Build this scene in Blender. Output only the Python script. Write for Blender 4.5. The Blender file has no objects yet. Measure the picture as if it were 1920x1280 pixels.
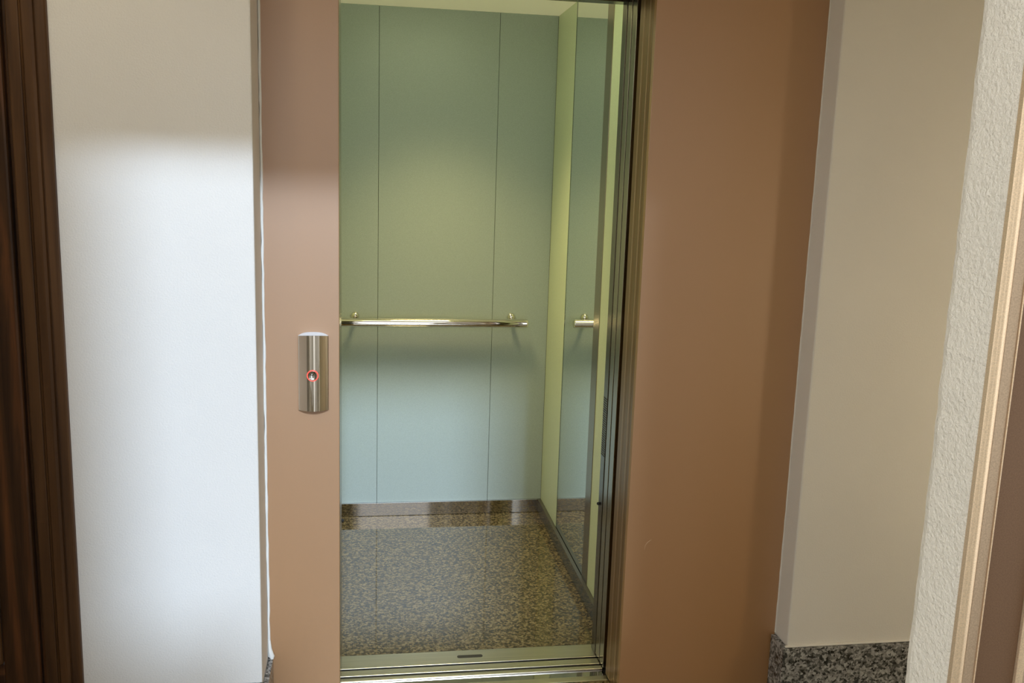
import bpy, bmesh, math, random
from mathutils import Matrix, Vector

random.seed(7)
S = bpy.context.scene
C = S.collection
PI = math.pi

# ------------------------------------------------------------------ camera
cam = bpy.data.cameras.new('camera')
cam.sensor_width = 36.0
cam.lens = 1731.2 / 1920.0 * 36.0
cam.clip_start = 0.02
co = bpy.data.objects.new('camera', cam)
C.objects.link(co)
YAW, PITCH, ROLL = math.radians(9.128), math.radians(10.177), math.radians(1.816)
fw = Vector((math.sin(YAW) * math.cos(PITCH), math.cos(YAW) * math.cos(PITCH), -math.sin(PITCH)))
rt = Vector((math.cos(YAW), -math.sin(YAW), 0))
up = rt.cross(fw)
r2 = rt * math.cos(ROLL) + up * math.sin(ROLL)
u2 = -rt * math.sin(ROLL) + up * math.cos(ROLL)
co.matrix_world = Matrix(((r2.x, u2.x, -fw.x, 0), (r2.y, u2.y, -fw.y, 0), (r2.z, u2.z, -fw.z, 1.5), (0, 0, 0, 1)))
S.camera = co

# ------------------------------------------------------------------ world, sun, exposure
w = bpy.data.worlds.new('sky')
S.world = w
w.use_nodes = True
bg = w.node_tree.nodes['Background']
bg.inputs[0].default_value = (0.98, 1.0, 1.0, 1)
bg.inputs[1].default_value = 2.1
sun = bpy.data.lights.new('sun', 'SUN')
sun.energy = 2.9
sun.color = (0.62, 0.78, 1.0)
sun.angle = math.radians(4.5)
so = bpy.data.objects.new('sun', sun)
so.rotation_euler = (math.radians(90 - 29), 0, math.radians(2.5))
so.location = (0, -6, 6)
C.objects.link(so)
S.view_settings.view_transform = 'Standard'
S.view_settings.look = 'None'
S.view_settings.exposure = 0.0
S.view_settings.gamma = 1.0
S.view_settings.use_curve_mapping = False
LOBBY_LAMP = 8.5
CAR_LAMP = 5.2
SIDE_LAMP = 47.0
DOWNLIGHT = 74.0
DOWN_COL = (1.0, .80, .36)


# ------------------------------------------------------------------ materials
def mat(name, base=(.5, .5, .5), rough=.5, metal=0.0, spec=.5, coat=0.0, coat_rough=.1):
    m = bpy.data.materials.new(name)
    m.use_nodes = True
    b = m.node_tree.nodes['Principled BSDF']
    b.inputs['Base Color'].default_value = (*base, 1)
    b.inputs['Roughness'].default_value = rough
    b.inputs['Metallic'].default_value = metal
    b.inputs['Specular IOR Level'].default_value = spec
    b.inputs['Coat Weight'].default_value = coat
    b.inputs['Coat Roughness'].default_value = coat_rough
    return m


def nd(m, t, **kw):
    n = m.node_tree.nodes.new(t)
    for k, v in kw.items():
        if hasattr(n, k) and k not in n.inputs:
            setattr(n, k, v)
        else:
            n.inputs[k].default_value = v
    return n


def ln(m, a, b):
    m.node_tree.links.new(a, b)


def bsdf(m):
    return m.node_tree.nodes['Principled BSDF']


def coords(m, scale=(1, 1, 1)):
    t = nd(m, 'ShaderNodeTexCoord')
    mp = nd(m, 'ShaderNodeMapping')
    mp.inputs['Scale'].default_value = scale
    ln(m, t.outputs['Object'], mp.inputs['Vector'])
    return mp.outputs[0]


def ramp(m, src, stops):
    r = nd(m, 'ShaderNodeValToRGB')
    el = r.color_ramp.elements
    while len(el) < len(stops):
        el.new(.5)
    for e, (p, c) in zip(el, stops):
        e.position = p
        e.color = (*c, 1)
    ln(m, src, r.inputs['Fac'])
    return r.outputs['Color']


def bump(m, src, strength, dist):
    b = nd(m, 'ShaderNodeBump')
    b.inputs['Strength'].default_value = strength
    b.inputs['Distance'].default_value = dist
    ln(m, src, b.inputs['Height'])
    ln(m, b.outputs[0], bsdf(m).inputs['Normal'])


def plaster(name, base, grain=230, strength=.6, dist=.0018):
    m = mat(name, base, .85, spec=.25)
    v = coords(m)
    n = nd(m, 'ShaderNodeTexNoise', Scale=grain, Detail=4.0, Roughness=.6)
    ln(m, v, n.inputs['Vector'])
    bump(m, n.outputs['Fac'], strength, dist)
    n2 = nd(m, 'ShaderNodeTexNoise', Scale=3.0, Detail=5.0)
    ln(m, v, n2.inputs['Vector'])
    c = ramp(m, n2.outputs['Fac'], [(.3, tuple(x * .96 for x in base)), (.7, base)])
    ln(m, c, bsdf(m).inputs['Base Color'])
    return m


def painted_metal(name, base, metal, rough, grain=900):
    m = mat(name, base, rough, metal, .5)
    v = coords(m)
    n = nd(m, 'ShaderNodeTexNoise', Scale=grain, Detail=2.0)
    ln(m, v, n.inputs['Vector'])
    c = ramp(m, n.outputs['Fac'], [(.3, tuple(x * .86 for x in base)), (.7, tuple(min(1, x * 1.12) for x in base))])
    ln(m, c, bsdf(m).inputs['Base Color'])
    bump(m, n.outputs['Fac'], .08, .0004)
    return m


def brushed(name, base, rough, scale=(400, 400, 3), metal=1.0):
    m = mat(name, base, rough, metal)
    v = coords(m, scale)
    n = nd(m, 'ShaderNodeTexNoise', Scale=1.0, Detail=3.0)
    ln(m, v, n.inputs['Vector'])
    c = ramp(m, n.outputs['Fac'], [(.3, tuple(x * .85 for x in base)), (.7, tuple(min(1, x * 1.1) for x in base))])
    ln(m, c, bsdf(m).inputs['Base Color'])
    r = nd(m, 'ShaderNodeMapRange')
    r.inputs['To Min'].default_value = rough * .8
    r.inputs['To Max'].default_value = rough * 1.25
    ln(m, n.outputs['Fac'], r.inputs['Value'])
    ln(m, r.outputs[0], bsdf(m).inputs['Roughness'])
    return m


def granite(name, stops, scale=150, rough=.08, spec=.6):
    m = mat(name, (.3, .3, .3), rough, 0, spec)
    v = coords(m)
    vo = nd(m, 'ShaderNodeTexVoronoi', Scale=scale)
    n0 = nd(m, 'ShaderNodeTexNoise', Scale=scale * .8, Detail=2.0)
    ln(m, v, n0.inputs['Vector'])
    mx = nd(m, 'ShaderNodeMix', data_type='VECTOR')
    mx.inputs[0].default_value = .012
    ln(m, v, mx.inputs[4])
    ln(m, n0.outputs['Color'], mx.inputs[5])
    ln(m, mx.outputs[1], vo.inputs['Vector'])
    sp = nd(m, 'ShaderNodeSeparateColor')
    ln(m, vo.outputs['Color'], sp.inputs[0])
    n2 = nd(m, 'ShaderNodeTexNoise', Scale=scale * .45, Detail=3.0)
    ln(m, v, n2.inputs['Vector'])
    mm = nd(m, 'ShaderNodeMath', operation='MULTIPLY_ADD')
    ln(m, n2.outputs['Fac'], mm.inputs[0])
    mm.inputs[1].default_value = .55
    ml = nd(m, 'ShaderNodeMath', operation='MULTIPLY')
    ln(m, sp.outputs[0], ml.inputs[0])
    ml.inputs[1].default_value = .5
    ln(m, ml.outputs[0], mm.inputs[2])
    c = ramp(m, mm.outputs[0], stops)
    ln(m, c, bsdf(m).inputs['Base Color'])
    return m


def wood(name, c1, c2, c3, along=2):
    m = mat(name, c1, .52, 0, .25)
    sc = [38, 38, 38]
    sc[along] = 1.6
    v = coords(m, tuple(sc))
    n = nd(m, 'ShaderNodeTexNoise', Scale=1.0, Detail=6.0, Roughness=.65, Distortion=1.2)
    ln(m, v, n.inputs['Vector'])
    sc2 = [7, 7, 7]
    sc2[along] = .9
    v2 = coords(m, tuple(sc2))
    wv = nd(m, 'ShaderNodeTexWave', wave_type='RINGS', rings_direction='Y', Scale=.9, Distortion=5.0, Detail=3.0)
    wv.inputs['Detail Scale'].default_value = 1.2
    ln(m, v2, wv.inputs['Vector'])
    mm = nd(m, 'ShaderNodeMath', operation='MULTIPLY_ADD')
    ln(m, n.outputs['Fac'], mm.inputs[0])
    mm.inputs[1].default_value = .80
    ml = nd(m, 'ShaderNodeMath', operation='MULTIPLY')
    ln(m, wv.outputs['Fac'], ml.inputs[0])
    ml.inputs[1].default_value = .20
    ln(m, ml.outputs[0], mm.inputs[2])
    c = ramp(m, mm.outputs[0], [(.28, c1), (.5, c2), (.72, c3)])
    ln(m, c, bsdf(m).inputs['Base Color'])
    bump(m, n.outputs['Fac'], .12, .001)
    return m


def emit(name, col, s):
    m = mat(name, (.8, .8, .8), .4)
    bsdf(m).inputs['Emission Color'].default_value = (*col, 1)
    bsdf(m).inputs['Emission Strength'].default_value = s
    return m


M = {}
M['plaster_left'] = plaster('plaster_white', (.85, .82, .77))
M['plaster_right'] = plaster('plaster_beige', (.82, .78, .70), 230, .5)
M['plaster_rough'] = plaster('plaster_rough', (.92, .86, .75), 120, 1.0, .006)
M['bead'] = plaster('sealant', (.86, .85, .80), 120, .3, .001)
M['ceiling'] = plaster('ceiling_paint', (.78, .74, .66))
M['copper'] = painted_metal('copper_lacquer', (.38, .172, .040), .0, .53)
bsdf(M['copper']).inputs['IOR'].default_value = 2.6
bsdf(M['copper']).inputs['Specular IOR Level'].default_value = .5
M['copper_dark'] = brushed('copper_door_edge', (.27, .145, .06), .36, (500, 500, 4), .6)
M['copper_bright'] = mat('copper_pale_edge', (.75, .55, .36), .3, .8)
M['steel'] = brushed('brushed_steel', (.34, .295, .225), .22)
M['steel_dark'] = brushed('dark_brushed_steel', (.17, .145, .11), .24)
M['steel_sill'] = brushed('aluminium_sill', (.62, .58, .48), .30, (4, 500, 500))
M['steel_pol'] = mat('polished_steel', (.56, .54, .53), .05, 1.0)
M['skirting_dark'] = mat('dark_polished_skirting', (.075, .070, .060), .08, 0, .5)
M['chrome'] = mat('chrome', (.80, .76, .70), .04, 1.0)
M['mirror'] = mat('mirror_silver', (.86, .92, .86), .0, 1.0)
M['mirror_edge'] = mat('mirror_edge_glass', (.06, .10, .06), .08, 0, .6)
M['groove'] = mat('dark_groove', (.025, .022, .018), .6)
M['laminate'] = painted_metal('mint_laminate', (.375, .435, .41), 0.0, .34, 700)
M['laminate_side'] = painted_metal('pale_green_laminate', (.66, .72, .52), 0.0, .4, 700)
M['car_ceiling'] = emit('car_ceiling_added_glow', (1.0, .90, .52), .17)  # not a lamp: glow added to lift the ceiling's brightness
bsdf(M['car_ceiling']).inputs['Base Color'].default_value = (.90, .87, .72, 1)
M['granite_floor'] = granite('granite_floor', [(.22, (.022, .015, .006)), (.40, (.060, .043, .018)), (.55, (.115, .084, .038)), (.75, (.22, .168, .085))], 150, .035)
bsdf(M['granite_floor']).inputs['IOR'].default_value = 1.55
M['granite_grey'] = granite('granite_grey', [(.25, (.02, .02, .018)), (.42, (.10, .10, .09)), (.55, (.24, .23, .21)), (.78, (.48, .47, .44))], 150, .2, .5)
M['wood'] = wood('dark_stained_pine', (.028, .013, .006), (.065, .029, .011), (.15, .055, .018))
M['wood_casing'] = wood('dark_stained_casing', (.050, .023, .009), (.085, .039, .014), (.118, .056, .021))
M['wood_rail'] = wood('dark_stained_rail', (.022, .010, .005), (.06, .026, .011), (.13, .050, .018), 0)
M['bronze'] = painted_metal('bronze_aluminium', (.80, .62, .42), .6, .42, 600)
M['bronze_face'] = painted_metal('bronze_profile_face', (.52, .39, .27), .45, .42, 450)
M['bronze_panel'] = painted_metal('bronze_panel', (.19, .108, .060), .35, .5, 500)
M['rubber'] = mat('black_rubber', (.015, .014, .012), .7)
M['blocker_wall'] = plaster('blocker_wall_paint', (.55, .52, .47), 60)
M['cap'] = mat('frosted_cap', (.78, .82, .86), .25, 0, .6)
M['scratch'] = mat('bare_scratch', (.72, .55, .40), .5, .4)


M['led'] = emit('red_led_ring', (1.0, .10, .07), 1.0)
bsdf(M['led']).inputs['Base Color'].default_value = (.55, .06, .05, 1)
M['lobby_lamp'] = emit('warm_lamp_glass', (1.0, .90, .70), LOBBY_LAMP)
M['side_lamp'] = emit('side_lamp_glass', (1.0, .86, .61), SIDE_LAMP)
M['car_lamp'] = emit('car_lamp_diffuser', (.92, 1.0, .60), CAR_LAMP)


# ------------------------------------------------------------------ geometry helpers
def box(bm, a, b, bevel=0.0, seg=2):
    """axis aligned box between corners a and b, with rounded edges"""
    lo = [min(p, q) for p, q in zip(a, b)]
    hi = [max(p, q) for p, q in zip(a, b)]
    r = bmesh.ops.create_cube(bm, size=1.0)
    for v in r['verts']:
        for i in range(3):
            v.co[i] = (lo[i] + hi[i]) / 2 + v.co[i] * (hi[i] - lo[i])
    if bevel > 0:
        es = set()
        for v in r['verts']:
            es.update(v.link_edges)
        bmesh.ops.bevel(bm, geom=list(es), offset=bevel, segments=seg, affect='EDGES', profile=.5)


def prism(bm, pts, z0, z1):
    """vertical prism from a plan outline"""
    lo = [bm.verts.new((x, y, z0)) for x, y in pts]
    hi = [bm.verts.new((x, y, z1)) for x, y in pts]
    n = len(pts)
    for i in range(n):
        bm.faces.new((lo[i], lo[(i + 1) % n], hi[(i + 1) % n], hi[i]))
    bm.faces.new(lo[::-1])
    bm.faces.new(hi)
    bmesh.ops.recalc_face_normals(bm, faces=bm.faces)


def tube(bm, path, rad, seg=20, caps=True):
    """round bar swept along a polyline"""
    P = [Vector(p) for p in path]
    rings = []
    for i, p in enumerate(P):
        d = (P[min(i + 1, len(P) - 1)] - P[max(i - 1, 0)]).normalized()
        a = d.orthogonal().normalized()
        if i and abs(a.dot(rings[-1][1])) < .99:
            a = (rings[-1][1] - d * rings[-1][1].dot(d)).normalized()
        b = d.cross(a)
        R = rad[i] if isinstance(rad, (list, tuple)) else rad
        rings.append(([bm.verts.new(p + (a * math.cos(2 * PI * k / seg) + b * math.sin(2 * PI * k / seg)) * R) for k in range(seg)], a))
    for (q, _), (s, _) in zip(rings, rings[1:]):
        for k in range(seg):
            bm.faces.new((q[k], q[(k + 1) % seg], s[(k + 1) % seg], s[k]))
    if caps:
        bm.faces.new(rings[0][0][::-1])
        bm.faces.new(rings[-1][0])
    bmesh.ops.recalc_face_normals(bm, faces=bm.faces)


def lathe(bm, prof, centre, axis='Y', seg=32):
    """prof: (radius, distance along axis)"""
    rings = []
    for r, h in prof:
        ring = []
        for k in range(seg):
            a = 2 * PI * k / seg
            x, y = r * math.cos(a), r * math.sin(a)
            p = (x, h, y) if axis == 'Y' else (x, y, h)
            ring.append(bm.verts.new(Vector(centre) + Vector(p)))
        rings.append(ring)
    for q, s in zip(rings, rings[1:]):
        for k in range(seg):
            bm.faces.new((q[k], q[(k + 1) % seg], s[(k + 1) % seg], s[k]))
    if prof[0][0] > 0:
        bm.faces.new(rings[0][::-1])
    if prof[-1][0] > 0:
        bm.faces.new(rings[-1])
    bmesh.ops.remove_doubles(bm, verts=bm.verts, dist=1e-6)
    bmesh.ops.recalc_face_normals(bm, faces=bm.faces)


def world_loc(o):
    v = Vector((0, 0, 0))
    while o is not None:
        v += o.location
        o = o.parent
    return v


def obj(name, bm, m, parent=None, smooth=False, origin=None):
    """link bm (in room coordinates) as one mesh object"""
    me = bpy.data.meshes.new(name)
    o = bpy.data.objects.new(name, me)
    C.objects.link(o)
    if parent is not None:
        o.parent = parent
    base = world_loc(parent) if parent is not None else Vector((0, 0, 0))
    if origin is not None:
        o.location = Vector(origin) - base
        base = Vector(origin)
    bmesh.ops.translate(bm, verts=bm.verts, vec=-base)
    bm.to_mesh(me)
    bm.free()
    me.materials.append(m)
    if smooth:
        for p in me.polygons:
            p.use_smooth = True
        try:
            me.set_sharp_from_angle(angle=math.radians(40))
        except Exception:
            pass
    return o


def B(*boxes, bevel=0.0):
    bm = bmesh.new()
    for a, b in boxes:
        box(bm, a, b, bevel)
    return bm


def struct(name, bm, m, parent=None, **kw):
    o = obj(name, bm, m, parent, **kw)
    if parent is None:
        o['kind'] = 'structure'
    return o


def thing(name, label, cat, loc, group=None):
    o = bpy.data.objects.new(name, None)
    o.empty_display_size = .1
    C.objects.link(o)
    o.location = loc
    o['label'] = label
    o['category'] = cat
    if group:
        o['group'] = group
    return o


def struct_root(name, loc):
    o = bpy.data.objects.new(name, None)
    C.objects.link(o)
    o.location = loc
    o['kind'] = 'structure'
    return o


# ------------------------------------------------------------------ key positions (metres, camera above the origin)
YP = 2.376            # front of the copper lift surround
XL, XR = -.068, .727  # clear lift opening
PLX, PRX = -.259, 1.197  # outer edges of the surround
YWL, YWR = 2.235, 2.300  # fronts of the white walls left and right of it
DOOR = 2.00           # opening height
YB = 3.932            # back wall of the lift car
CXL, CXR = -.196, .786  # lift car side walls
CZ = 2.157            # lift car ceiling
YE0, YE1 = 1.16, 1.32  # entrance wall the photographer looks through
HALL = 2.60

# ------------------------------------------------------------------ room shell
struct('floor', B(((-2.4, -4.0, -.12), (3.0, 2.50, 0))), M['granite_floor'])
struct('ceiling', B(((-2.4, YE0, HALL), (3.0, 2.6, HALL + .12))), M['ceiling'])
# white wall to the left of the lift, with the opening of the wooden door
struct('wall_left', B(((-.735, YWL, 0), (PLX, 2.52, HALL)), ((-2.4, YWL, 0), (-1.66, 2.52, HALL)),
                      ((-1.66, YWL, 2.12), (-.735, 2.52, HALL)), bevel=.004), M['plaster_left'])
# beige wall to the right of the lift
struct('wall_right', B(((PRX, YWR, 0), (3.0, 2.52, HALL)), bevel=.004), M['plaster_right'])
# wall above the lift opening
struct('wall_back', B(((PLX, 2.40, 2.24), (PRX, 2.52, HALL))), M['plaster_left'])
struct('wall_side_left', B(((-2.52, YE0, 0), (-2.4, 2.52, HALL))), M['plaster_left'])
struct('wall_side_right', B(((3.0, YE0, 0), (3.12, 2.52, HALL))), M['plaster_right'])

# entrance wall: splayed rough plaster reveal on the right
def rough_corner():
    bm = bmesh.new()
    pts = [(.831, 1.200), (.8335, 1.122), (.8355, 1.117), (.8405, 1.1145), (.846, 1.1165), (3.0, 1.118), (3.0, 1.225), (.845, 1.225), (.835, 1.214)]
    # many rows so the corner can be slightly uneven, as hand finished plaster is
    rows = 110
    rings = []
    for j in range(rows + 1):
        z = HALL * j / rows
        d = random.uniform(-.0010, .0010)
        ring = []
        for i, (x, y) in enumerate(pts):
            k = d if i in (0, 8) else 0
            ring.append(bm.verts.new((x + k, y - k * .4, z)))
        rings.append(ring)
    n = len(pts)
    for q, s in zip(rings, rings[1:]):
        for i in range(n):
            bm.faces.new((q[i], q[(i + 1) % n], s[(i + 1) % n], s[i]))
    bm.faces.new(rings[0][::-1])
    bm.faces.new(rings[-1])
    bmesh.ops.recalc_face_normals(bm, faces=bm.faces)
    return bm


struct('wall_entrance_right', rough_corner(), M['plaster_rough'])
struct('wall_entrance_left', B(((-2.4, 1.20, 0), (-.64, YE1, HALL)), ((-.64, 1.20, 2.10), (.84, 1.225, HALL)),
                               bevel=.003), M['plaster_rough'])

# unseen wall added to limit sun and sky; openings give the skirting reflections
struct('wall_added_yard', B(((-4.0, -1.62, 0), (-.075, -1.5, 2.36)), ((.67, -1.62, 0), (1.45, -1.5, 2.36)),
                      ((1.62, -1.62, 0), (4.5, -1.5, 2.36))), M['blocker_wall'])

# unseen, put in to block sun and sky light: walls and canopy
struct('wall_sun_blocker', B(((.80, -1.30, 0), (1.10, -.50, 3.60)), ((-.85, -1.30, 0), (-.45, -1.18, 3.80)), ((.93, -.50, 2.62), (2.9, 1.10, 2.75))), M['blocker_wall'])
struct('added_canopy', B(((-2.2, .30, 2.62), (.929, 1.195, 2.75))), M['ceiling'])

# ------------------------------------------------------------------ sealant beads along the surround
def wavy_bead(x, y, r, z0, z1, amp):
    bm = bmesh.new()
    n = 90
    tube(bm, [(x + random.uniform(-amp, amp), y, z0 + (z1 - z0) * i / n) for i in range(n + 1)],
         [r * random.uniform(.8, 1.2) for i in range(n + 1)], 8)
    return bm


struct('trim_1', wavy_bead(PLX + .0035, YP - .001, .0031, .20, HALL, .0006), M['bead'], smooth=True)
struct('trim_2', wavy_bead(PRX - .0015, YP - .001, .0022, .20, HALL, .0004), M['plaster_right'], smooth=True)

# granite skirting
struct('baseboard_left', B(((-.655, YWL - .012, 0), (PLX + .012, YWL - .0005, .208)),
                           ((PLX + .0005, YWL - .012, 0), (PLX + .014, YP - .004, .197)), bevel=.002), M['granite_grey'])
bm = bmesh.new()
box(bm, (PRX - .016, YWR - .014, 0), (3.0, YWR - .0005, .193), .002)
box(bm, (PRX - .016, YWR - .001, 0), (PRX - .0005, YP - .004, .196), .002)
struct('baseboard_right', bm, M['granite_grey'])
# grout fillets on top of the skirting
struct('trim_3', B(((PRX - .008, YWR - .008, .1935), (2.2, YWR - .0005, .199)), bevel=.002), M['plaster_right'])
bm = bmesh.new()
tube(bm, [(PLX + .004, YP - .003, .250), (PLX + .006, YP - .005, .225), (PLX + .011, YP - .010, .205), (PLX + .012, YP - .012, .198)],
     [.0035, .005, .0075, .004], 10)
struct('trim_4', bm, M['bead'], smooth=True)

# ------------------------------------------------------------------ wooden door on the left
d = struct_root('door_1', (-1.2, YWL, 0))


def casing_profile(x0, x1, zt):
    """moulded upright, outer edge x1"""
    bm = bmesh.new()
    y = YWL
    pts = [(x1, y - .0005), (x1, y - .012), (x1 - .003, y - .016), (x1 - .019, y - .017), (x1 - .0205, y - .013), (x1 - .023, y - .013),
           (x1 - .0245, y - .020), (x1 - .030, y - .023), (x1 - .046, y - .023), (x1 - .050, y - .018), (x0, y - .016), (x0, y - .0005)]
    prism(bm, pts, 0, zt)
    return bm


obj('casing', casing_profile(-.741, -.687, 2.10), M['wood_casing'], d)
obj('jamb', B(((-.770, YWL - .014, 0), (-.7425, YWL + .05, 2.10)), bevel=.003), M['wood_casing'], d)
obj('door_stop', B(((-.784, YWL + .012, 0), (-.7705, YWL + .06, 2.10)), bevel=.002), M['wood'], d)
bm = bmesh.new()
prism(bm, [(-1.715, YWL - .0005), (-1.715, YWL - .012), (-1.70, YWL - .02), (-1.67, YWL - .022), (-1.661, YWL - .014), (-1.661, YWL - .0005)], 0, 2.10)
obj('casing', bm, M['wood_casing'], d)
obj('head_casing', B(((-1.715, YWL - .022, 2.101), (-.687, YWL - .0005, 2.16)), bevel=.004), M['wood_rail'], d)
obj('jamb', B(((-1.66, YWL - .014, 0), (-1.634, YWL + .05, 2.10)), bevel=.003), M['wood_casing'], d)
leaf = obj('door_leaf', B(((-.868, YWL - .004, .01), (-.785, YWL + .04, 2.095)), ((-1.632, YWL - .004, .01), (-1.545, YWL + .04, 2.095)), bevel=.006), M['wood'], d)
obj('bottom_rail', B(((-1.546, YWL - .0035, .01), (-.867, YWL + .04, .29)), bevel=.002), M['wood_rail'], leaf)
obj('middle_rail', B(((-1.546, YWL - .0035, .92), (-.867, YWL + .04, 1.06)), bevel=.002), M['wood_rail'], leaf)
obj('top_rail', B(((-1.546, YWL - .0035, 1.96), (-.867, YWL + .04, 2.095)), bevel=.002), M['wood_rail'], leaf)
for z0, z1 in ((.291, .919), (1.061, 1.959)):
    bm = bmesh.new()
    xs, xe = -1.544, -.869
    b = .028
    for a, c in (((xs, z0), (xs + b, z1)), ((xe - b, z0), (xe, z1)), ((xs + b, z0), (xe - b, z0 + b)), ((xs + b, z1 - b), (xe - b, z1))):
        box(bm, (a[0], YWL - .010, a[1]), (c[0], YWL + .02, c[1]), .006)
    obj('panel_moulding', bm, M['wood_casing'], leaf)
    obj('raised_panel', B(((xs + b + .001, YWL + .004, z0 + b + .001), (xe - b - .001, YWL + .022, z1 - b - .001)), bevel=.01), M['wood'], leaf)
hb = bmesh.new()
tube(hb, [(-1.58, YWL - .004, 1.0), (-1.58, YWL - .055, 1.0), (-1.57, YWL - .06, 1.0), (-1.47, YWL - .06, 1.0)], .009, 14)
hl = obj('door_handle', hb, M['chrome'], leaf, smooth=True)

# ------------------------------------------------------------------ bronze entrance frame on the right
d = struct_root('door_2', (.9, 1.11, 0))
Y0 = 1.110
X = lambda ratio: ratio * (Y0 - .006)
bm = bmesh.new()
a, b = X(.7535), X(.7695)
prism(bm, [(a, Y0 + .004), (a, Y0 - .004), (a + .003, Y0 - .0075), (a + .007, Y0 - .009), (a + .012, Y0 - .008), (b - .001, Y0 - .005), (b, Y0 - .001), (b, Y0 + .004)], 0, 2.2)
obj('frame_bead', bm, M['bronze'], d, smooth=True)
obj('frame_profile', B(((X(.7698), Y0 - .004, 0), (X(.785), Y0 + .004, 2.2)), bevel=.001), M['bronze_face'], d)
obj('frame_lip', B(((X(.7852), Y0 - .006, 0), (X(.7868), Y0 + .004, 2.2)), bevel=.0006), M['bronze'], d)
obj('infill_panel', B(((X(.787), Y0, 0), (X(.846), Y0 + .004, 2.2))), M['bronze_panel'], d)
bm = bmesh.new()
a, b = X(.8465), X(.857)
prism(bm, [(a, Y0 + .004), (a, Y0 - .005), (a + .003, Y0 - .008), (b - .003, Y0 - .008), (b, Y0 - .005), (b, Y0 + .004)], 0, 2.2)
obj('frame_bead', bm, M['bronze'], d, smooth=True)
obj('frame_profile', B(((X(.8573), Y0 - .004, 0), (X(.90), Y0 + .004, 2.2)), bevel=.001), M['bronze_face'], d)
obj('infill_panel', B(((X(.9003), Y0, 0), (1.6, Y0 + .004, 2.2))), M['bronze_panel'], d)

# ------------------------------------------------------------------ lift landing entrance
p = thing('lift_entrance', 'copper lacquered lift surround with open sliding door between white wall and beige wall', 'lift entrance', (.33, YP, 0))
fp = obj('front_panel', B(((PLX + .004, YP, 0), (XL, YP + .02, 2.24)), bevel=.0012), M['copper'], p)
fp['label'] = 'narrow left panel carrying the call button'
fq = obj('front_panel', B(((XR, YP, 0), (PRX - .002, YP + .02, 2.24)), bevel=.0012), M['copper'], p)
fq['label'] = 'wide plain right panel'
obj('header_panel', B(((XL + .0005, YP, DOOR), (XR - .0005, YP + .02, 2.24)), bevel=.001), M['copper'], p)
# returns of the surround
obj('reveal', B(((XL - .02, YP + .0205, 0), (XL - .001, 2.60, DOOR + .02)), bevel=.0008), M['steel'], p)
obj('reveal', B(((XR + .001, YP + .0205, 0), (XR + .02, 2.415, DOOR + .02)), bevel=.0008), M['copper_dark'], p)
# two leaves of the telescopic landing door, slid open to the right: only their edges show
for y0, y1, dx in ((2.418, 2.472, 0.0015), (2.475, 2.530, 0.0025)):
    lf = obj('door_leaf', B(((XR + dx, y0, .006), (XR + .44, y1, DOOR + .03)), bevel=.0015), M['copper_dark'], p)
    obj('pale_edge', B(((XR + dx - .0005, y0 + .016, .01), (XR + dx + .001, y0 + .018, DOOR + .02))), M['copper_bright'], lf)  # thin paler line along the leaf edge
obj('header_lining', B(((XL, YP + .0205, DOOR + .001), (XR, 2.60, DOOR + .02))), M['copper_dark'], p)
# landing sill: ribs with grooves between
sl = obj('sill', B(((XL - .02, 2.382, -.03), (XR + .02, 2.630, -.012))), M['groove'], p)
for y0, y1 in ((2.384, 2.440), (2.452, 2.492), (2.503, 2.530), (2.570, 2.588), (2.600, 2.632)):
    obj('sill_rib', B(((XL - .004, y0, -.0118), (XR + .004, y1, -.0005)), bevel=.0012), M['steel_sill'], sl)
obj('sill_track', B(((XL - .004, 2.531, -.0118), (XR + .004, 2.569, -.006)), bevel=.001), M['steel_pol'], sl)
# small scratch in the lacquer
bm = bmesh.new()
tube(bm, [(.7795, YP - .0002, .470), (.7815, YP - .0002, .483), (.787, YP - .0002, .492), (.7945, YP - .0002, .4975), (.7985, YP - .0002, .500)],
     [.0002, .0006, .0007, .0006, .0002], 6)
obj('scratch', bm, M['scratch'], fq)

# ------------------------------------------------------------------ call station
cx, cz0, cz1 = -.1335, .8885, 1.082
cs = thing('call_station', 'chrome half-round lift call station with glowing red ring on narrow copper panel', 'call button', (cx, YP, cz0))
W, D = .0385, .021


def face_at(u):
    return YP - .0005 - .004 - D * math.cos(u * PI / 2 * .96) ** .75


def station_body():
    bm = bmesh.new()
    n, rows = 36, 10
    front = []
    for j in range(rows + 1):
        t = j / rows
        row = []
        for i in range(n + 1):
            u = -1 + 2 * i / n
            top = cz1 + .0035 * (1 - u * u)
            bot = cz0 - .0008 * (1 - u * u)
            row.append(bm.verts.new((cx + W * u, face_at(u), bot + (top - bot) * t)))
        front.append(row)
    for q, s in zip(front, front[1:]):
        for i in range(n):
            bm.faces.new((q[i], q[i + 1], s[i + 1], s[i]))
    back0 = [bm.verts.new((v.co.x, YP - .0004, v.co.z)) for v in front[0]]
    back1 = [bm.verts.new((v.co.x, YP - .0004, v.co.z)) for v in front[-1]]
    for i in range(n):
        bm.faces.new((front[0][i + 1], front[0][i], back0[i], back0[i + 1]))
        bm.faces.new((front[-1][i], front[-1][i + 1], back1[i + 1], back1[i]))
        bm.faces.new((back0[i], back1[i], back1[i + 1], back0[i + 1]))
    bm.faces.new((front[j][0] for j in range(rows + 1)) if False else [front[j][0] for j in range(rows + 1)] + [back1[0], back0[0]])
    bm.faces.new([front[j][n] for j in range(rows, -1, -1)] + [back0[n], back1[n]])
    bmesh.ops.recalc_face_normals(bm, faces=bm.faces)
    return bm


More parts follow.
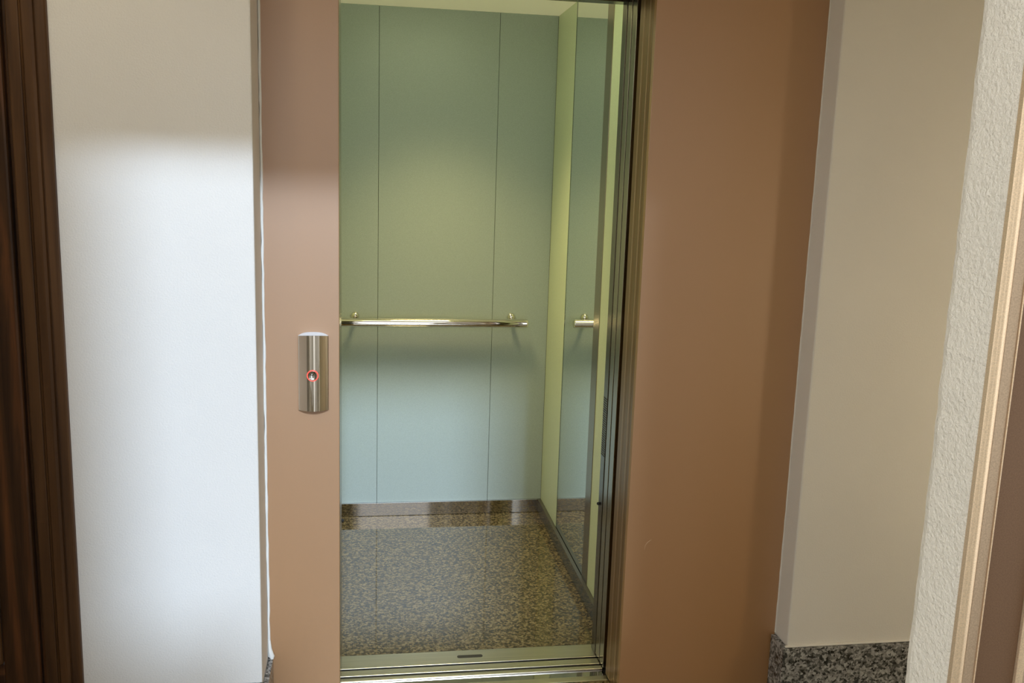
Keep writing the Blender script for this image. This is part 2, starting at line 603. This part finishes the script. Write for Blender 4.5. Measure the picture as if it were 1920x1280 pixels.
obj('housing', station_body(), M['chrome'], cs, smooth=True)
bm = bmesh.new()
n = 30
lo, hi = [], []
for i in range(n + 1):
    u = -1 + 2 * i / n
    z = cz1 + .0035 * (1 - u * u) + .0002
    lo.append(bm.verts.new((cx + W * u * .985, face_at(u) + .001, z)))
    hi.append(bm.verts.new((cx + W * u * .96, YP - .0005, z + .0005 + .0048 * (1 - u ** 4))))
bk = [bm.verts.new((v.co.x, YP - .0005, l.co.z)) for v, l in zip(hi, lo)]
for i in range(n):
    bm.faces.new((lo[i], lo[i + 1], hi[i + 1], hi[i]))
    bm.faces.new((hi[i], hi[i + 1], bk[i + 1], bk[i]))
    bm.faces.new((bk[i], bk[i + 1], lo[i + 1], lo[i]))
bmesh.ops.recalc_face_normals(bm, faces=bm.faces)
cap = obj('end_cap', bm, M['cap'], cs, smooth=True)
cap['label'] = 'pale frosted cap'
bz = .982
fy = face_at(0)
bm = bmesh.new()
R, r = .0136, .0013
rings = []
for k in range(40):
    a = 2 * PI * k / 40
    ring = []
    for q in range(10):
        b = 2 * PI * q / 10
        rr = R + r * math.cos(b)
        x = cx - .0008 + rr * math.cos(a)
        ring.append(bm.verts.new((x, face_at((x - cx) / W) - .0004 + r * .8 * math.sin(b), bz + rr * math.sin(a))))
    rings.append(ring)
for k in range(40):
    q, s = rings[k], rings[(k + 1) % 40]
    for j in range(10):
        bm.faces.new((q[j], q[(j + 1) % 10], s[(j + 1) % 10], s[j]))
bmesh.ops.recalc_face_normals(bm, faces=bm.faces)
led = obj('light_ring', bm, M['led'], cs, smooth=True)
led['label'] = 'glowing red ring'
bm = bmesh.new()
lathe(bm, [(0.0, -.0012), (.004, -.0014), (.008, -.0022), (.0108, -.0038), (.0116, -.0042), (.0118, .001)], (cx - .0008, fy + .0012, bz), 'Y', 36)
obj('push_button', bm, M['steel_pol'], cs, smooth=True)

# ------------------------------------------------------------------ lift car
car = thing('lift_car', 'open lift car with mint green panels, mirror, handrail and granite floor', 'lift car', (.295, 3.3, 0))
obj('car_floor', B(((CXL, 2.722, -.04), (CXR, YB, 0))), M['granite_floor'], car)
sill = obj('car_sill', B(((XL - .03, 2.643, -.04), (XR + .03, 2.7215, -.0005)), bevel=.001), M['steel_sill'], car)
bm = bmesh.new()
n = 12
pts = [(.3625 + .006 * math.cos(a), 2.6825 + .0085 * math.sin(a)) for a in [-PI / 2 + PI * i / n for i in range(n + 1)]]
pts += [(.2935 + .006 * math.cos(a), 2.6825 + .0085 * math.sin(a)) for a in [PI / 2 + PI * i / n for i in range(n + 1)]]
prism(bm, pts, -.002, -.0001)
sg = obj('sill_slot', bm, M['groove'], sill)
sg['label'] = 'dark oblong slot'

# back wall: three laminate panels with recessed joints
obj('backing', B(((CXL - .03, YB + .009, 0), (CXR + .03, YB + .02, CZ))), M['groove'], car)
for x0, x1 in ((CXL, .049), (.049, .5415), (.5415, CXR)):
    obj('back_panel', B(((x0 + .0007, YB, .060), (x1 - .0007, YB + .0088, CZ)), bevel=.0008), M['laminate'], car)
obj('back_skirting', B(((CXL, YB - .010, .0016), (CXR - .0145, YB - .0002, .0598)), bevel=.0003), M['steel_pol'], car)
# right wall
wr = (CXR, CXR + .012)
obj('side_panel', B(((wr[0], 3.588, .0605), (wr[1], YB - .0002, CZ)), bevel=.0008), M['laminate_side'], car)
mr = obj('mirror', B(((wr[0] + .0015, 3.102, .0605), (wr[1], 3.586, CZ))), M['mirror'], car)
bm = bmesh.new()
prism(bm, [(wr[0] + .0005, 3.5875), (wr[0] + .0014, 3.5790), (wr[0] + .0014, 3.5875)], .0605, CZ)
obj('mirror_edge', bm, M['mirror_edge'], mr)
obj('mirror_trim', B(((wr[0] - .002, 3.024, .0605), (wr[1], 3.1015, CZ)), bevel=.001), M['steel'], car)
obj('side_panel', B(((wr[0], 2.7015, .0605), (wr[1], 3.0235, CZ)), bevel=.0008), M['laminate_side'], car)
obj('side_skirting', B(((CXR - .014, 2.7225, .0016), (CXR - .0002, YB - .0002, .060)), bevel=.0003), M['skirting_dark'], car)
# left wall (outside the view, but it lights and is mirrored)
obj('side_panel', B(((CXL - .012, 2.7015, .0605), (CXL - .0002, YB, CZ)), bevel=.0008), M['laminate_side'], car)
obj('side_skirting', B(((CXL - .012, 2.7225, .0002), (CXL + .012, YB - .0105, .060)), bevel=.0015), M['steel_pol'], car)
# ceiling with lamp
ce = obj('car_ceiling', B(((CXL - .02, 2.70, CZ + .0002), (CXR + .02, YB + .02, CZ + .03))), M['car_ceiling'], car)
lamp = obj('ceiling_lamp', B(((-.02, 2.86, CZ - .072), (.48, 3.06, CZ + .0002)), bevel=.003), M['car_lamp'], ce)
bm = bmesh.new()
lathe(bm, [(.052, .0105), (.056, .001), (.064, .001), (.066, .0105)], (.30, 3.42, CZ - .011), 'Z', 32)
obj('downlight_rim', bm, M['chrome'], ce, smooth=True)
bm = bmesh.new()
lathe(bm, [(.0, .004), (.0515, .004), (.0515, .0105)], (.30, 3.42, CZ - .011), 'Z', 32)
obj('downlight_glass', bm, M['car_lamp'], ce, smooth=True)
sp = bpy.data.lights.new('downlight', 'SPOT')
sp.energy = DOWNLIGHT
sp.color = DOWN_COL
sp.spot_size = math.radians(104)
sp.spot_blend = 1.0
sp.shadow_soft_size = .16
spo = bpy.data.objects.new('downlight', sp)
spo.location = (.30, 3.42, CZ - .03)
C.objects.link(spo)
# car front: posts, header and two door leaves with steel edges
obj('front_post', B(((XR - .0005, 2.657, 0), (CXR + .02, 2.701, CZ)), bevel=.001), M['steel_dark'], car)
obj('front_post', B(((CXL - .02, 2.650, 0), (XL - .003, 2.701, CZ)), bevel=.001), M['steel_dark'], car)
obj('front_header', B(((XL - .0028, 2.655, 1.992), (XR - .0006, 2.701, CZ)), bevel=.001), M['steel_dark'], car)
for y0, y1, dx in ((2.565, 2.608, .003), (2.612, 2.655, .0015)):
    obj('car_door_leaf', B(((XR + dx, y0, .004), (XR + .44, y1, 2.02)), bevel=.001), M['steel'], car)
# slotted vent in the right post
bm = bmesh.new()
z = .655
while z < .835:
    box(bm, (XR - .0012, 2.662, z), (XR - .0002, 2.698, z + .0032))
    z += .0072
vg = obj('vent_slots', bm, M['groove'], car)
# rubber stops
bm = bmesh.new()
lathe(bm, [(.0, -.003), (.003, -.0028), (.005, -.0012), (.0052, .0005)], (.7235, 2.690, .494), 'Y', 16)
obj('rubber_stop', bm, M['rubber'], car, smooth=True)
bm = bmesh.new()
lathe(bm, [(.0, -.003), (.003, -.0028), (.005, -.0012), (.0052, .0005)], (-.0675, 2.655, .474), 'Y', 16)
obj('rubber_stop', bm, M['rubber'], car, smooth=True)

# handrail on the back wall
rz, ry = .876, YB - .066
bm = bmesh.new()
tube(bm, [(-.106, ry, rz), (-.104, ry, rz), (-.101, ry, rz), (-.098, ry, rz), (.678, ry, rz), (.681, ry, rz), (.684, ry, rz), (.686, ry, rz)],
     [.0172, .0185, .0185, .0185, .0185, .0185, .0185, .0172], 28)
rail = obj('handrail', bm, M['chrome'], car, smooth=True)
for bx in (-.047, .624):
    bm = bmesh.new()
    tube(bm, [(bx, YB - .0005, rz + .004), (bx, YB - .03, rz + .004), (bx, YB - .050, rz + .008), (bx, ry + .004, rz + .012)], .009, 16)
    br = obj('rail_bracket', bm, M['chrome'], rail, smooth=True)
    bm = bmesh.new()
    lathe(bm, [(.0, -.016), (.010, -.0145), (.017, -.008), (.019, -.0005)], (bx, YB, rz + .017), 'Y', 24)
    o = obj('rail_rosette', bm, M['chrome'], rail, smooth=True)

# lift shaft behind the surround, so no light leaks between car and wall
struct('wall_shaft', B(((PLX - .1, YP + .03, -.1), (CXL - .03, 4.1, 2.5)), ((XR + .46, YP + .16, -.1), (PRX + .3, 4.1, 2.5)),
                       ((CXR + .032, 2.80, -.1), (XR + .46, 4.1, 2.5)), ((CXL - .03, YB + .03, -.1), (PRX, 4.1, 2.5)),
                       ((PLX, 2.53, CZ + .04), (PRX, 4.1, 2.5)), ((CXL - .03, 2.52, -.15), (PRX, 4.1, -.05))), M['groove'])

# ------------------------------------------------------------------ lobby lamps
def pendant(name, label, x, y, zc, r, m):
    t = thing(name, label, 'lamp', (x, y, HALL))
    bm = bmesh.new()
    prof = [(r * math.sin(a), -r * math.cos(a)) for a in [PI * k / 20 for k in range(19)]]
    prof[0] = (0.0, -r)
    lathe(bm, prof, (x, y, zc), 'Z', 36)
    obj('lamp_globe', bm, m, t, smooth=True)
    bm = bmesh.new()
    tube(bm, [(x, y, zc + r * .985), (x, y, HALL - .03)], .006, 12)
    obj('stem', bm, M['chrome'], t, smooth=True)
    bm = bmesh.new()
    lathe(bm, [(.0, -.032), (.03, -.03), (.05, -.018), (.055, -.0005)], (x, y, HALL), 'Z', 28)
    obj('canopy_rose', bm, M['chrome'], t, smooth=True)


pendant('pendant_lamp', 'warm glass globe lamp hanging before the wooden door', -.70, 1.55, 2.18, .12, M['lobby_lamp'])
# dome wall lamp on the inner side of the entrance wall
lx, ly, lz = 2.40, 1.42, 1.05
t = thing('wall_lamp', 'warm glass dome wall lamp on the inner side of the entrance wall', 'lamp', (lx, 1.225, lz))
bm = bmesh.new()
lathe(bm, [(.10 * math.cos(a), .10 * math.sin(a)) for a in [PI / 2 * k / 12 for k in range(12)]] + [(.0, .10)], (lx, ly, lz), 'Y', 36)
obj('lamp_dome', bm, M['side_lamp'], t, smooth=True)
bm = bmesh.new()
lathe(bm, [(.0, -.012), (.09, -.012), (.116, -.008), (.118, .012), (.110, .012), (.106, -.0005), (.0, -.0006)], (lx, ly, lz), 'Y', 36)
obj('back_shade', bm, M['bronze_panel'], t, smooth=True)
bm = bmesh.new()
tube(bm, [(lx, 1.2355, lz - .14), (lx, 1.32, lz - .16), (lx, ly - .05, lz - .12), (lx, ly - .03, lz - .06), (lx, ly - .0125, lz - .04)], .008, 12)
obj('arm', bm, M['chrome'], t, smooth=True)
bm = bmesh.new()
lathe(bm, [(.05, .0005), (.048, .008), (.03, .014), (.0, .016)], (lx, 1.225, lz - .14), 'Y', 28)
obj('wall_plate', bm, M['chrome'], t, smooth=True)
